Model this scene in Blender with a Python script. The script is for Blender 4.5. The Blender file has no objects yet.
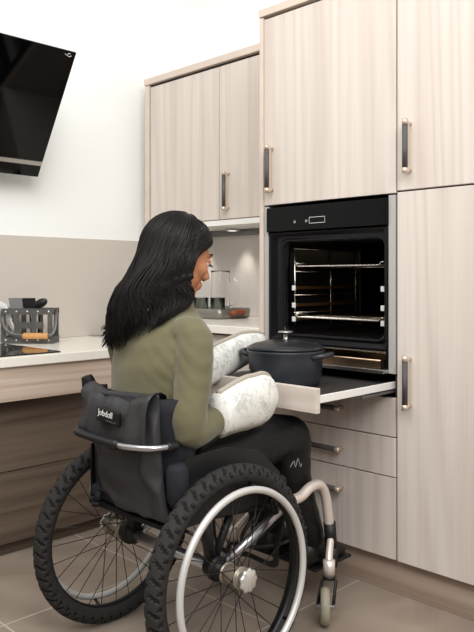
import bpy, bmesh, math, random
from mathutils import Vector, Matrix, Euler, noise
random.seed(7)
C = bpy.context.scene.collection
PI = math.pi
V = Vector

# ------------------------------------------------------------------ materials
def srgb(r, g, b):
    f = lambda c: (c/255/12.92) if c/255 <= .04045 else ((c/255+.055)/1.055)**2.4
    return (f(r), f(g), f(b), 1)

def newmat(name):
    m = bpy.data.materials.new(name); m.use_nodes = True
    nt = m.node_tree
    return m, nt, nt.nodes['Principled BSDF']

def plain(name, col, rough=.5, metal=0, bump=0, bscale=200, var=0, vscale=5, spec=.5, coat=0, trans=0, ior=1.45, sheen=0):
    m, nt, b = newmat(name)
    b.inputs['Base Color'].default_value = col
    b.inputs['Roughness'].default_value = rough
    b.inputs['Metallic'].default_value = metal
    b.inputs['Specular IOR Level'].default_value = spec
    b.inputs['Coat Weight'].default_value = coat
    b.inputs['Transmission Weight'].default_value = trans
    b.inputs['IOR'].default_value = ior
    b.inputs['Sheen Weight'].default_value = sheen
    tc = nt.nodes.new('ShaderNodeTexCoord')
    if bump:
        n = nt.nodes.new('ShaderNodeTexNoise'); n.inputs['Scale'].default_value = bscale
        n.inputs['Detail'].default_value = 4
        nt.links.new(tc.outputs['Object'], n.inputs['Vector'])
        bp = nt.nodes.new('ShaderNodeBump'); bp.inputs['Strength'].default_value = bump
        bp.inputs['Distance'].default_value = .005
        nt.links.new(n.outputs['Fac'], bp.inputs['Height']); nt.links.new(bp.outputs['Normal'], b.inputs['Normal'])
    if var:
        n = nt.nodes.new('ShaderNodeTexNoise'); n.inputs['Scale'].default_value = vscale; n.inputs['Detail'].default_value = 5
        nt.links.new(tc.outputs['Object'], n.inputs['Vector'])
        r = nt.nodes.new('ShaderNodeValToRGB')
        r.color_ramp.elements[0].position = .3; r.color_ramp.elements[1].position = .7
        r.color_ramp.elements[0].color = tuple(c*(1-var) for c in col[:3])+(1,)
        r.color_ramp.elements[1].color = tuple(min(1, c*(1+var)) for c in col[:3])+(1,)
        nt.links.new(n.outputs['Fac'], r.inputs['Fac']); nt.links.new(r.outputs['Color'], b.inputs['Base Color'])
    return m

def wood(name, axis, light, dark, rough=.45, freq=1.0):
    """laminate with straight and cathedral grain running along axis"""
    m, nt, b = newmat(name)
    b.inputs['Roughness'].default_value = rough
    b.inputs['Specular IOR Level'].default_value = .3
    N, L = nt.nodes.new, nt.links.new
    tc = N('ShaderNodeTexCoord'); oi = N('ShaderNodeObjectInfo')
    mul = N('ShaderNodeVectorMath'); mul.operation = 'SCALE'; mul.inputs['Scale'].default_value = 37.0
    comb = N('ShaderNodeCombineXYZ')
    for i in range(3): L(oi.outputs['Random'], comb.inputs[i])
    L(comb.outputs[0], mul.inputs[0])
    add = N('ShaderNodeVectorMath'); add.operation = 'ADD'
    L(tc.outputs['Object'], add.inputs[0]); L(mul.outputs[0], add.inputs[1])
    def stretched(across, along):
        mp = N('ShaderNodeMapping')
        s = [across]*3; s['XYZ'.index(axis)] = along
        mp.inputs['Scale'].default_value = s
        L(add.outputs[0], mp.inputs['Vector']); return mp
    mp = stretched(3.4*freq, .14*freq)
    n1 = N('ShaderNodeTexNoise'); n1.inputs['Scale'].default_value = 1.0; n1.inputs['Detail'].default_value = 2.5; n1.inputs['Roughness'].default_value = .45
    L(mp.outputs[0], n1.inputs['Vector'])
    k = N('ShaderNodeMath'); k.operation = 'MULTIPLY'; k.inputs[1].default_value = 95
    L(n1.outputs['Fac'], k.inputs[0])
    sn = N('ShaderNodeMath'); sn.operation = 'SINE'; L(k.outputs[0], sn.inputs[0])
    mr = N('ShaderNodeMapRange'); mr.inputs[1].default_value = -1; mr.inputs[2].default_value = 1
    L(sn.outputs[0], mr.inputs[0])
    pw = N('ShaderNodeMath'); pw.operation = 'POWER'; pw.inputs[1].default_value = 2.2; L(mr.outputs[0], pw.inputs[0])
    mp2 = stretched(150*freq, 2.5*freq)
    n2 = N('ShaderNodeTexNoise'); n2.inputs['Scale'].default_value = 1; n2.inputs['Detail'].default_value = 3
    L(mp2.outputs[0], n2.inputs['Vector'])
    mp3 = stretched(14*freq, .25*freq)
    n3 = N('ShaderNodeTexNoise'); n3.inputs['Scale'].default_value = 1; n3.inputs['Detail'].default_value = 2
    L(mp3.outputs[0], n3.inputs['Vector'])
    a1 = N('ShaderNodeMath'); a1.operation = 'MULTIPLY_ADD'; a1.inputs[1].default_value = .26
    L(pw.outputs[0], a1.inputs[0])
    a2 = N('ShaderNodeMath'); a2.operation = 'MULTIPLY_ADD'; a2.inputs[1].default_value = .45
    n3s = N('ShaderNodeMath'); n3s.operation = 'MULTIPLY'; n3s.inputs[1].default_value = .55; L(n3.outputs['Fac'], n3s.inputs[0])
    L(n2.outputs['Fac'], a2.inputs[0]); L(n3s.outputs[0], a2.inputs[2]); 
    L(a2.outputs[0], a1.inputs[2])
    r = N('ShaderNodeValToRGB')
    r.color_ramp.elements[0].position = .3; r.color_ramp.elements[1].position = .74
    r.color_ramp.elements[0].color = light; r.color_ramp.elements[1].color = dark
    sc = N('ShaderNodeMath'); sc.operation = 'MULTIPLY'; sc.inputs[1].default_value = .82
    L(a1.outputs[0], sc.inputs[0]); L(sc.outputs[0], r.inputs['Fac'])
    L(r.outputs['Color'], b.inputs['Base Color'])
    return m

M = {}
WL, WD = srgb(218, 208, 199), srgb(201, 188, 177)
M['wood_v'] = wood('ash_vertical', 'Z', WL, WD)
M['wood_x'] = wood('ash_horizontal_x', 'X', WL, WD)
M['wood_y'] = wood('ash_horizontal_y', 'Y', srgb(208, 191, 175), srgb(178, 156, 138))
M['wood_dim'] = wood('ash_shaded_boards', 'Y', srgb(114, 99, 86), srgb(82, 69, 58))  # ash with the shade under the worktop overhang put into its colour
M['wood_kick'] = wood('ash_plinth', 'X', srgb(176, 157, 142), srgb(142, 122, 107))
M['wood_panel'] = plain('ash_edge', srgb(212, 196, 182), .5, var=.05, vscale=8)
M['gap'] = plain('dark_gap', srgb(52, 42, 36), .8)
M['white_wall'] = plain('white_paint', srgb(243, 244, 241), .7, bump=.02, bscale=90)
M['splash'] = plain('greige_glass', srgb(203, 195, 185), .12, spec=.55, var=.02, vscale=2)
M['splash_b'] = plain('pale_grey_glass', srgb(214, 208, 202), .15, spec=.5)
M['worktop'] = plain('cream_stone', srgb(238, 233, 222), .22, var=.02, vscale=60)
M['white_lam'] = plain('white_laminate', srgb(240, 238, 234), .35)
M['black_glass'] = plain('black_glass', srgb(5, 5, 6), .05, spec=.5)
M['panel_glass'] = plain('oven_panel_glass', srgb(4, 4, 5), .06, spec=.16)
M['satin'] = plain('satin_trim', srgb(186, 183, 180), .45, .25)
M['hub'] = plain('worn_hub', srgb(150, 140, 126), .4, .45)
M['disc'] = plain('fluted_hub_disc', srgb(208, 204, 198), .3, .6)
M['hood_glass'] = plain('hood_black_glass', srgb(4, 4, 5), .05, spec=.3)
M['oven_enamel'] = plain('black_enamel', srgb(9, 9, 13), .3, spec=.3)
M['oven_frame'] = plain('dark_blue_enamel', srgb(11, 11, 16), .3, spec=.35)
M['cavity'] = plain('speckled_black_enamel', srgb(10, 9, 9), .35, spec=.3, var=.5, vscale=400)
M['steel'] = plain('brushed_steel', srgb(196, 192, 188), .32, 1, bump=.02, bscale=300)
M['champagne'] = plain('champagne_metal', srgb(214, 196, 178), .36, .55)
M['knurl'] = plain('knurled_dark_metal', srgb(98, 96, 98), .42, .7, bump=.5, bscale=900)
M['chrome'] = plain('chrome_wire', srgb(225, 218, 208), .22, 1)
M['bronze_rail'] = plain('bronze_runner', srgb(205, 150, 105), .35, 1)
M['pan'] = plain('tray_steel', srgb(190, 165, 138), .3, 1)
M['shelf_mat'] = plain('dark_mat', srgb(52, 49, 48), .55, bump=.3, bscale=500)
M['rail_white'] = plain('white_rail', srgb(233, 231, 226), .35)
M['pot'] = plain('charcoal_cast_iron', srgb(56, 59, 65), .33, .2, bump=.12, bscale=120, spec=.5)
M['pot_lid'] = plain('dark_lid', srgb(44, 45, 48), .3, .3, bump=.06, bscale=60)
M['tyre'] = plain('tyre_rubber', srgb(45, 43, 42), .72, bump=.35, bscale=150, spec=.25)
M['groove'] = plain('tyre_groove', srgb(30, 29, 29), .85, spec=.1)
M['rim'] = plain('black_rim', srgb(20, 20, 21), .4, .3)
M['spoke'] = plain('dark_spoke', srgb(46, 44, 43), .4, .6)
M['handrim'] = plain('pale_aluminium_rim', srgb(205, 203, 199), .42, .35)
M['tube'] = plain('anodised_tube', srgb(190, 188, 190), .28, .9)
M['tube_warm'] = plain('pale_worn_tube', srgb(222, 211, 202), .36, .45)
M['black_plastic'] = plain('black_plastic', srgb(20, 20, 21), .5, bump=.05)
M['bag'] = plain('bag_nylon', srgb(50, 49, 50), .5, bump=.55, bscale=17, spec=.4)
M['bag_dark'] = plain('bag_dark_nylon', srgb(24, 24, 26), .62, bump=.3, bscale=30, spec=.25)
M['pad'] = plain('charcoal_pad', srgb(37, 37, 42), .75, bump=.4, bscale=35, spec=.2)
M['trouser'] = plain('black_trousers', srgb(14, 14, 15), .5, bump=.5, bscale=26, spec=.35)
M['sweater'] = plain('olive_knit', srgb(103, 98, 73), .85, bump=.35, bscale=34, var=.05, vscale=14, sheen=.25, spec=.2)
M['skin'] = plain('skin', srgb(186, 126, 89), .5, bump=.04, bscale=150, var=.04, vscale=30)
M['lip'] = plain('lips', srgb(158, 84, 70), .4)
M['hair'] = plain('black_brown_hair', srgb(18, 13, 12), .45, spec=.24, var=.35, vscale=45)
M['eye'] = plain('eye_white', srgb(225, 220, 214), .2)
M['dark'] = plain('near_black', srgb(14, 12, 12), .5)
M['dull_white'] = plain('dull_print', srgb(150, 150, 148), .6)
M['white'] = plain('white_mark', srgb(225, 225, 222), .5)
M['piping'] = plain('greige_piping', srgb(172, 164, 150), .8, bump=.2, bscale=200)
M['caster'] = plain('grey_yellow_polyurethane', srgb(150, 143, 126), .5, var=.1, vscale=60)
M['grey_iron'] = plain('galvanised_iron', srgb(104, 103, 100), .5, .6, var=.18, vscale=30, bump=.1)
M['grip_wood'] = plain('turned_wood_grip', srgb(205, 152, 94), .5, var=.1, vscale=60)
M['silver'] = plain('polished_silver', srgb(226, 226, 224), .2, 1)
M['pewter'] = plain('pewter_tray', srgb(140, 138, 130), .35, .7)
M['leather'] = plain('tan_leather', srgb(142, 76, 46), .5, bump=.2)
M['glass'] = plain('clear_glass', (1, 1, 1, 1), .02, trans=1, ior=1.35)
M['smoke'] = plain('smoked_glass', srgb(234, 240, 236), .03, trans=1, ior=1.15)
M['grey_metal'] = plain('grey_strip', srgb(112, 111, 110), .4, .6)
m, nt, b = newmat('lamp_lens'); b.inputs['Emission Color'].default_value = (1, .95, .88, 1); b.inputs['Emission Strength'].default_value = 2.5; M['lens'] = m

def floor_mat():
    m, nt, b = newmat('taupe_floor_tile')
    N, L = nt.nodes.new, nt.links.new
    tc = N('ShaderNodeTexCoord'); mp = N('ShaderNodeMapping')
    mp.inputs['Location'].default_value = (.327, .11, 0)
    L(tc.outputs['Object'], mp.inputs['Vector'])
    br = N('ShaderNodeTexBrick'); br.offset = 0; br.inputs['Scale'].default_value = 1
    br.inputs['Brick Width'].default_value = .6; br.inputs['Row Height'].default_value = .6
    br.inputs['Mortar Size'].default_value = .0035; br.inputs['Mortar Smooth'].default_value = .2
    L(mp.outputs[0], br.inputs['Vector'])
    n = N('ShaderNodeTexNoise'); n.inputs['Scale'].default_value = 3.2; n.inputs['Detail'].default_value = 7
    n.inputs['Distortion'].default_value = 1.2
    L(tc.outputs['Object'], n.inputs['Vector'])
    r = N('ShaderNodeValToRGB'); r.color_ramp.elements[0].position = .3; r.color_ramp.elements[1].position = .72
    r.color_ramp.elements[0].color = srgb(134, 120, 107); r.color_ramp.elements[1].color = srgb(160, 146, 132)
    L(n.outputs['Fac'], r.inputs['Fac'])
    mx = N('ShaderNodeMix'); mx.data_type = 'RGBA'
    L(br.outputs['Fac'], mx.inputs['Factor']); L(r.outputs['Color'], mx.inputs['A'])
    mx.inputs['B'].default_value = srgb(188, 176, 162)
    L(mx.outputs['Result'], b.inputs['Base Color'])
    b.inputs['Roughness'].default_value = .42
    b.inputs['Specular IOR Level'].default_value = .35
    return m
M['floor'] = floor_mat()

def mitt_mat():
    m, nt, b = newmat('botanical_print_cotton')
    N, L = nt.nodes.new, nt.links.new
    tc = N('ShaderNodeTexCoord')
    n = N('ShaderNodeTexNoise'); n.inputs['Scale'].default_value = 38; n.inputs['Detail'].default_value = 3; n.inputs['Distortion'].default_value = 2.5
    L(tc.outputs['Object'], n.inputs['Vector'])
    n2 = N('ShaderNodeTexNoise'); n2.inputs['Scale'].default_value = 16
    L(tc.outputs['Object'], n2.inputs['Vector'])
    ml = N('ShaderNodeMath'); ml.operation = 'MULTIPLY'; L(n.outputs['Fac'], ml.inputs[0]); L(n2.outputs['Fac'], ml.inputs[1])
    r = N('ShaderNodeValToRGB'); e = r.color_ramp.elements
    e[0].position = .22; e[0].color = srgb(234, 232, 226); e[1].position = .36; e[1].color = srgb(192, 193, 187)
    L(ml.outputs[0], r.inputs['Fac']); L(r.outputs['Color'], b.inputs['Base Color'])
    b.inputs['Roughness'].default_value = .85
    bp = N('ShaderNodeBump'); bp.inputs['Strength'].default_value = .4; bp.inputs['Distance'].default_value = .006
    n3 = N('ShaderNodeTexNoise'); n3.inputs['Scale'].default_value = 26
    L(tc.outputs['Object'], n3.inputs['Vector']); L(n3.outputs['Fac'], bp.inputs['Height']); L(bp.outputs['Normal'], b.inputs['Normal'])
    return m
M['mitt'] = mitt_mat()

# ------------------------------------------------------------------ mesh builder
class MB:
    def __init__(s): s.bm = bmesh.new(); s.mi = 0; s.mats = []
    def use(s, key):
        if key not in s.mats: s.mats.append(key)
        s.mi = s.mats.index(key); return s
    def _tagf(s, fs, smooth):
        for f in fs: f.material_index = s.mi; f.smooth = smooth
    def box(s, x0, x1, y0, y1, z0, z1, bev=.0015, seg=2, rot=None, piv=None):
        x0, x1 = min(x0, x1), max(x0, x1); y0, y1 = min(y0, y1), max(y0, y1); z0, z1 = min(z0, z1), max(z0, z1)
        t = bmesh.new()
        bmesh.ops.create_cube(t, size=1)
        for v in t.verts: v.co = V(((x0+x1)/2+v.co.x*(x1-x0), (y0+y1)/2+v.co.y*(y1-y0), (z0+z1)/2+v.co.z*(z1-z0)))
        if bev: bmesh.ops.bevel(t, geom=t.edges[:], offset=min(bev, (x1-x0)*.45, (y1-y0)*.45, (z1-z0)*.45), segments=seg, affect='EDGES', profile=.5)
        if rot is not None: bmesh.ops.rotate(t, verts=t.verts, cent=piv or V(((x0+x1)/2, (y0+y1)/2, (z0+z1)/2)), matrix=rot)
        s._merge(t, False); return s
    def _merge(s, t, smooth):
        mp = {}
        for v in t.verts: mp[v] = s.bm.verts.new(v.co)
        for f in t.faces:
            try:
                g = s.bm.faces.new([mp[v] for v in f.verts]); g.material_index = s.mi; g.smooth = smooth
            except ValueError: pass
        t.free()
    def rings(s, rings, closed=False, cap=True, smooth=True):
        """loft a list of vertex loops"""
        R = [[s.bm.verts.new(p) for p in r] for r in rings]
        n = len(R[0]); m = len(R)
        fs = []
        for i in range(m if closed else m-1):
            a, b = R[i], R[(i+1) % m]
            for j in range(n):
                fs.append(s.bm.faces.new((a[j], a[(j+1) % n], b[(j+1) % n], b[j])))
        if cap and not closed:
            fs.append(s.bm.faces.new(R[0][::-1])); fs.append(s.bm.faces.new(R[-1]))
        s._tagf(fs, smooth); return s
    def tube(s, pts, r, n=12, closed=False, cap=True, flat=1.0, up=None, smooth=True):
        pts = [V(p) for p in pts]; m = len(pts)
        rs = r if isinstance(r, (list, tuple)) else [r]*m
        tang = []
        for i in range(m):
            if closed: t = pts[(i+1) % m]-pts[i-1]
            else: t = pts[min(i+1, m-1)]-pts[max(i-1, 0)]
            tang.append(t.normalized() if t.length > 1e-9 else V((0, 0, 1)))
        u = V(up) if up else (V((0, 0, 1)) if abs(tang[0].z) < .9 else V((1, 0, 0)))
        rr = []
        for i in range(m):
            t = tang[i]
            if up: u = V(up)
            u = (u-t*u.dot(t))
            u = u.normalized() if u.length > 1e-6 else t.orthogonal().normalized()
            w = t.cross(u)
            rr.append([pts[i]+u*(math.cos(2*PI*k/n)*rs[i])+w*(math.sin(2*PI*k/n)*rs[i]*flat) for k in range(n)])
        return s.rings(rr, closed, cap, smooth)
    def cyl(s, p, q, r, n=20, r2=None, smooth=True):
        return s.tube([p, q], [r, r if r2 is None else r2], n, smooth=smooth)
    def ell(s, c, rx, ry, rz, rot=None, n=18, m=10):
        c = V(c); rr = []
        for i in range(1, m):
            th = PI*i/m
            ring = []
            for k in range(n):
                p = V((rx*math.sin(th)*math.cos(2*PI*k/n), ry*math.sin(th)*math.sin(2*PI*k/n), -rz*math.cos(th)))
                ring.append(c+(rot @ p if rot else p))
            rr.append(ring)
        return s.rings(rr)
    def lathe(s, c, prof, n=36, axis='Z', rot=None, cap=True, sx=1, sy=1):
        """profile of (radius, height)"""
        c = V(c); rr = []
        for r, h in prof:
            ring = []
            for k in range(n):
                a = 2*PI*k/n
                p = V((r*sx*math.cos(a), r*sy*math.sin(a), h))
                if axis == 'X': p = V((p.z, p.x, p.y))
                if axis == 'Y': p = V((p.x, p.z, p.y))
                ring.append(c+(rot @ p if rot else p))
            rr.append(ring)
        return s.rings(rr, cap=cap)
    def torus(s, c, R, r, axis='X', n=64, m=12, rx=None):
        c = V(c); rr = []
        for i in range(n):
            a = 2*PI*i/n; ring = []
            for k in range(m):
                b_ = 2*PI*k/m
                rad = R+r*math.cos(b_); h = (rx or r)*math.sin(b_)
                p = {'X': V((h, rad*math.cos(a), rad*math.sin(a))), 'Z': V((rad*math.cos(a), rad*math.sin(a), h)), 'Y': V((rad*math.cos(a), h, rad*math.sin(a)))}[axis]
                ring.append(c+p)
            rr.append(ring)
        return s.rings(rr, closed=True)
    def mesh(s, name, loc=V((0, 0, 0))):
        bmesh.ops.recalc_face_normals(s.bm, faces=s.bm.faces)
        if loc.length: bmesh.ops.translate(s.bm, verts=s.bm.verts, vec=-loc)
        me = bpy.data.meshes.new(name); s.bm.to_mesh(me); s.bm.free()
        for k in s.mats: me.materials.append(M[k])
        return me
    def build(s, name, parent=None, mat=None):
        """mesh coordinates are world coordinates"""
        if mat: s.mats = [mat] if not s.mats else s.mats
        base = V((0, 0, 0)); p = parent
        while p is not None: base += p.location; p = p.parent
        me = s.mesh(name, base)
        o = bpy.data.objects.new(name, me); C.objects.link(o)
        if parent is not None: o.parent = parent
        return o

def mb(mat): return MB().use(mat)
def tag(o, label, cat, group=None):
    o['label'] = label; o['category'] = cat
    if group: o['group'] = group
    return o
def thing(name, label, cat, loc, group=None):
    o = bpy.data.objects.new(name, None); C.objects.link(o); o.location = loc; o.empty_display_size = .05
    return tag(o, label, cat, group)
def top(o, loc, label, cat, group=None):
    """single-mesh thing: shift the origin to its base"""
    loc = V(loc); o.data.transform(Matrix.Translation(-loc)); o.location = loc
    return tag(o, label, cat, group)
def struct(o): o['kind'] = 'structure'; return o
def remesh(m, voxel, smooth=6, factor=.6):
    """one continuous surface from overlapping closed shapes"""
    mats = list(m.mats)
    me = m.mesh('tmp'); o = bpy.data.objects.new('tmp', me); C.objects.link(o)
    r = o.modifiers.new('r', 'REMESH'); r.mode = 'VOXEL'; r.voxel_size = voxel
    s_ = o.modifiers.new('s', 'SMOOTH'); s_.iterations = smooth; s_.factor = factor
    dg = bpy.context.evaluated_depsgraph_get()
    me2 = bpy.data.meshes.new_from_object(o.evaluated_get(dg))
    bpy.data.objects.remove(o)
    bpy.data.meshes.remove(me)
    me2.materials.clear()
    for k in mats: me2.materials.append(M[k])
    for p in me2.polygons: p.use_smooth = True; p.material_index = 0
    return me2
def link_mesh(name, me, parent):
    base = V((0, 0, 0)); p = parent
    while p is not None: base += p.location; p = p.parent
    me.transform(Matrix.Translation(-base)); me.name = name
    o = bpy.data.objects.new(name, me); C.objects.link(o); o.parent = parent; return o
def smooth_path(pts, k=6):
    pts = [V(p) for p in pts]; out = []
    for i in range(len(pts)-1):
        p0 = pts[max(i-1, 0)]; p1 = pts[i]; p2 = pts[i+1]; p3 = pts[min(i+2, len(pts)-1)]
        for j in range(k):
            t = j/k
            out.append(.5*((2*p1)+(p2-p0)*t+(2*p0-5*p1+4*p2-p3)*t*t+(3*p1-p0-3*p2+p3)*t**3))
    out.append(pts[-1]); return out
def lerp_list(r, n):
    out = []
    for i in range(n):
        t = i/(n-1)*(len(r)-1); a = min(int(t), len(r)-2); out.append(r[a]+(r[a+1]-r[a])*(t-a))
    return out

# ------------------------------------------------------------------ room
XW, YW = -3.22, 2.76          # left wall, back wall
struct(mb('floor').box(XW-.1, 2.2, -2.2, YW+.1, -.1, 0, 0).build('floor'))
struct(mb('white_wall').box(XW-.1, 2.2, YW, YW+.1, 0, 2.8, 0).build('wall_back'))
struct(mb('white_wall').box(XW-.1, XW, -2.2, YW, 0, 2.8, 0).build('wall_left'))
struct(mb('splash').box(XW, XW+.008, -2.2, 1.478, .8, 1.312, .0008).box(XW, XW+.008, 1.48, YW-.001, .8, 1.312, .0008).build('trim_1'))
struct(mb('splash_b').box(-3.2, -2.0, YW-.008, YW, .9, 1.42, .0008).build('trim_2'))

# ------------------------------------------------------------------ cupboard handles
def handle(m, c, length, axis, out=-1):
    """knurled dark bar with champagne caps, flat champagne back strip and posts; out = direction along Y"""
    c = V(c); a = {'Z': V((0, 0, 1)), 'X': V((1, 0, 0))}[axis]
    h = length/2; d = V((0, out, 0)); side = V((1, 0, 0)) if axis == 'Z' else V((0, 0, 1))
    cen = c+d*.034
    m.use('knurl').tube([cen-a*(h-.016), cen+a*(h-.016)], .0095, 14)
    m.use('champagne')
    for s in (-1, 1):
        m.tube([cen+a*s*(h-.018), cen+a*s*h], .0102, 14)
        p = c+a*s*(h-.012)
        m.tube([p, p+d*.03], .007, 10)
    lo, hi = c-a*(h-.004), c+a*(h-.004)
    p0, p1 = lo+d*.012-side*.005, hi+d*.027+side*.005
    m.box(p0.x, p1.x, p0.y, p1.y, p0.z, p1.z, .001)
    return m

# ------------------------------------------------------------------ wall cupboard
Yc = 2.43
wc = thing('wall_cabinet', 'pale ash two-door wall cabinet hung above the back worktop', 'cabinet', (-2.56, 2.6, 1.387))
mb('wood_panel').box(-3.125, -3.09, Yc-.004, YW-.001, 1.387, 2.158).build('side_panel', wc)
mb('wood_panel').box(-3.125, -2.0, Yc-.012, YW-.001, 2.158, 2.192).build('top_panel', wc)
mb('white_lam').box(-3.09, -2.0, Yc+.022, YW-.001, 1.42, 2.13, 0).use('gap').box(-3.09, -2.0, Yc+.012, Yc+.022, 1.4, 2.157, 0).build('carcass', wc)
d = mb('wood_v').box(-3.079, -2.541, Yc, Yc+.02, 1.392, 2.143).build('door', wc)
d = mb('wood_v').box(-2.537, -2.001, Yc, Yc+.02, 1.392, 2.143).build('door', wc)
handle(MB(), (-2.474, Yc, 1.525), .19, 'Z').build('handle', d)
mb('white_lam').box(-3.09, -2.0, Yc+.001, Yc+.02, 1.362, 1.388).build('light_rail', wc)
mb('white_lam').box(-3.09, -2.0, Yc+.02, YW-.009, 1.364, 1.42).build('underside', wc)
mb('grey_metal').box(-3.09, -2.0, YW-.06, YW-.0095, 1.335, 1.3635).build('rear_strip', wc)
for x in (-2.66, -2.98):
    l = mb('satin').lathe((x, 2.64, 1.351), [(.036, .0125), (.036, .002), (.03, 0), (.026, .002)], 24).use('lens').lathe((x, 2.64, 1.351), [(.0255, .0035), (.0255, .0015)], 24).build('downlight', wc)

# ------------------------------------------------------------------ tall oven housing
Y0 = 2.14
oc = thing('oven_cabinet', 'tall pale ash cabinet housing the oven, with drawers below', 'cabinet', (-1.67, 2.45, 0))
mb('wood_panel').box(-1.995, -1.975, Y0-.004, YW-.001, .125, 2.162).build('side_panel', oc)
mb('wood_panel').box(-1.995, -1.352, Y0-.01, YW-.001, 2.165, 2.195).build('top_panel', oc)
mb('gap').box(-1.974, -1.353, Y0+.02, YW-.002, 1.42, 2.164, 0).box(-1.974, -1.353, Y0+.022, YW-.002, .13, .685, 0).box(-1.362, -1.353, Y0+.012, YW-.002, .69, 1.42, 0).box(-1.974, -1.353, YW-.04, YW-.002, .685, 1.42, 0).build('carcass', oc)
d = mb('wood_v').box(-1.972, -1.354, Y0, Y0+.02, 1.398, 2.153).build('door', oc)
handle(MB(), (-1.927, Y0, 1.54), .19, 'Z').build('handle', d)
mb('satin').box(-1.972, -1.951, Y0+.001, Y0+.03, .77, 1.392).build('edge_strip', oc)
mb('satin').box(-1.384, -1.356, Y0+.001, Y0+.03, .77, 1.392).build('edge_strip', oc)
for z0, z1, hz, mt in ((.552, .686, .628, 'wood_x'), (.413, .548, .478, 'wood_x'), (.127, .409, .333, 'wood_v')):
    d = mb('wood_x' if False else 'wood_v').box(-1.972, -1.356, Y0, Y0+.02, z0, z1).build('drawer', oc)
    handle(MB(), (-1.665, Y0, hz), .19, 'X').build('handle', d)
mb('wood_kick').box(-1.995, -.745, 2.166, 2.185, 0, .124).build('plinth', oc)
# pull-out shelf under the oven, drawn out
ps = mb('wood_x').box(-1.974, -1.365, 1.715, 1.735, .688, .765).build('pull_out_shelf', oc)
mb('shelf_mat').box(-1.965, -1.374, 1.735, 2.6, .728, .735).build('shelf_board', ps)
for xa in (-1.374, -1.973):
    mb('rail_white').box(xa, xa+.008, 1.736, 2.6, .718, .742).build('side_rail', ps)
    mb('grey_metal').box(xa+.001, xa+.007, 1.96, 2.6, .704, .714).build('runner', ps)

# ------------------------------------------------------------------ tall cupboard on the right
pc = thing('pantry_cabinet', 'tall pale ash two-door cabinet to the right of the oven', 'cabinet', (-1.04, 2.45, 0))
mb('gap').box(-1.35, -.745, Y0+.021, YW-.002, .13, 2.16, 0).build('carcass', pc)
d = mb('wood_v').box(-1.348, -.747, Y0, Y0+.02, 1.405, 2.16).build('door', pc)
handle(MB(), (-1.297, Y0, 1.548), .182, 'Z').build('handle', d)
d = mb('wood_v').box(-1.348, -.747, Y0, Y0+.02, .126, 1.399).build('door', pc)
handle(MB(), (-1.297, Y0, .749), .182, 'Z').build('handle', d)
mb('wood_panel').box(-1.3515, -.745, Y0-.01, YW-.001, 2.165, 2.195).build('top_panel', pc)
mb('gap').box(-1.35, -.745, 2.19, YW-.002, 0, .128, 0).build('base', pc)

# ------------------------------------------------------------------ oven
ov = thing('oven', 'open black built-in oven with steel trim in the tall cabinet', 'oven', (-1.665, 2.4, .77))
X0, X1 = -1.949, -1.386
cp = mb('panel_glass').box(X0, X1, Y0-.012, Y0+.05, 1.288, 1.384, .002).build('control_panel', ov)
t = mb('white'); yy = Y0-.0125
def frame_rect(m, x0, x1, z0, z1, y, w=.0015):
    m.box(x0, x1, y-.0005, y, z1-w, z1, 0).box(x0, x1, y-.0005, y, z0, z0+w, 0).box(x0, x0+w, y-.0005, y, z0, z1, 0).box(x1-w, x1, y-.0005, y, z0, z1, 0)
frame_rect(t, -1.728, -1.652, 1.312, 1.336, yy)
t.build('display', cp)
for x, z in ((-1.80, 1.322), (-1.742, 1.322)):
    mb('white').torus((x, yy, z), .004, .0008, 'Y', 16, 6).build('touch_mark', cp)
cx0, cx1, cz0, cz1, cy0, cy1 = -1.876, -1.415, .885, 1.245, 2.165, 2.66
# front frame around the opening with rounded corners
def rrect(x0, x1, z0, z1, r, y, n=6):
    pts = []
    for (cx, cz, a0) in ((x1-r, z1-r, 0), (x0+r, z1-r, 90), (x0+r, z0+r, 180), (x1-r, z0+r, 270)):
        for k in range(n+1):
            a = math.radians(a0+90*k/n); pts.append(V((cx+r*math.cos(a), y, cz+r*math.sin(a))))
    return pts
f = mb('oven_frame')
f.rings([rrect(X0, X1, .845, 1.287, .004, Y0+.03), rrect(X0, X1, .845, 1.287, .004, Y0+.004), rrect(X0+.012, X1-.012, .857, 1.279, .012, Y0+.004),
         rrect(X0+.022, X1-.018, .863, 1.272, .02, Y0+.02), rrect(cx0-.022, cx1+.02, cz0-.012, cz1+.012, .03, Y0+.02), rrect(cx0-.010, cx1+.010, cz0-.006, cz1+.006, .03, Y0+.012), rrect(cx0, cx1, cz0, cz1, .028, Y0+.022), rrect(cx0, cx1, cz0, cz1, .028, Y0+.05)], cap=False)
f.build('front_frame', ov)
mb('cavity').rings([rrect(cx0, cx1, cz0, cz1, .028, Y0+.04), rrect(cx0, cx1, cz0, cz1, .028, cy1), rrect(cx0+.01, cx1-.01, cz0+.01, cz1-.01, .02, cy1+.004)], cap=False).rings([rrect(cx0+.01, cx1-.01, cz0+.01, cz1-.01, .02, cy1+.004), rrect(cx0+.02, cx1-.02, cz0+.02, cz1-.02, .02, cy1+.0041)], cap=True).build('cavity', ov)
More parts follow.
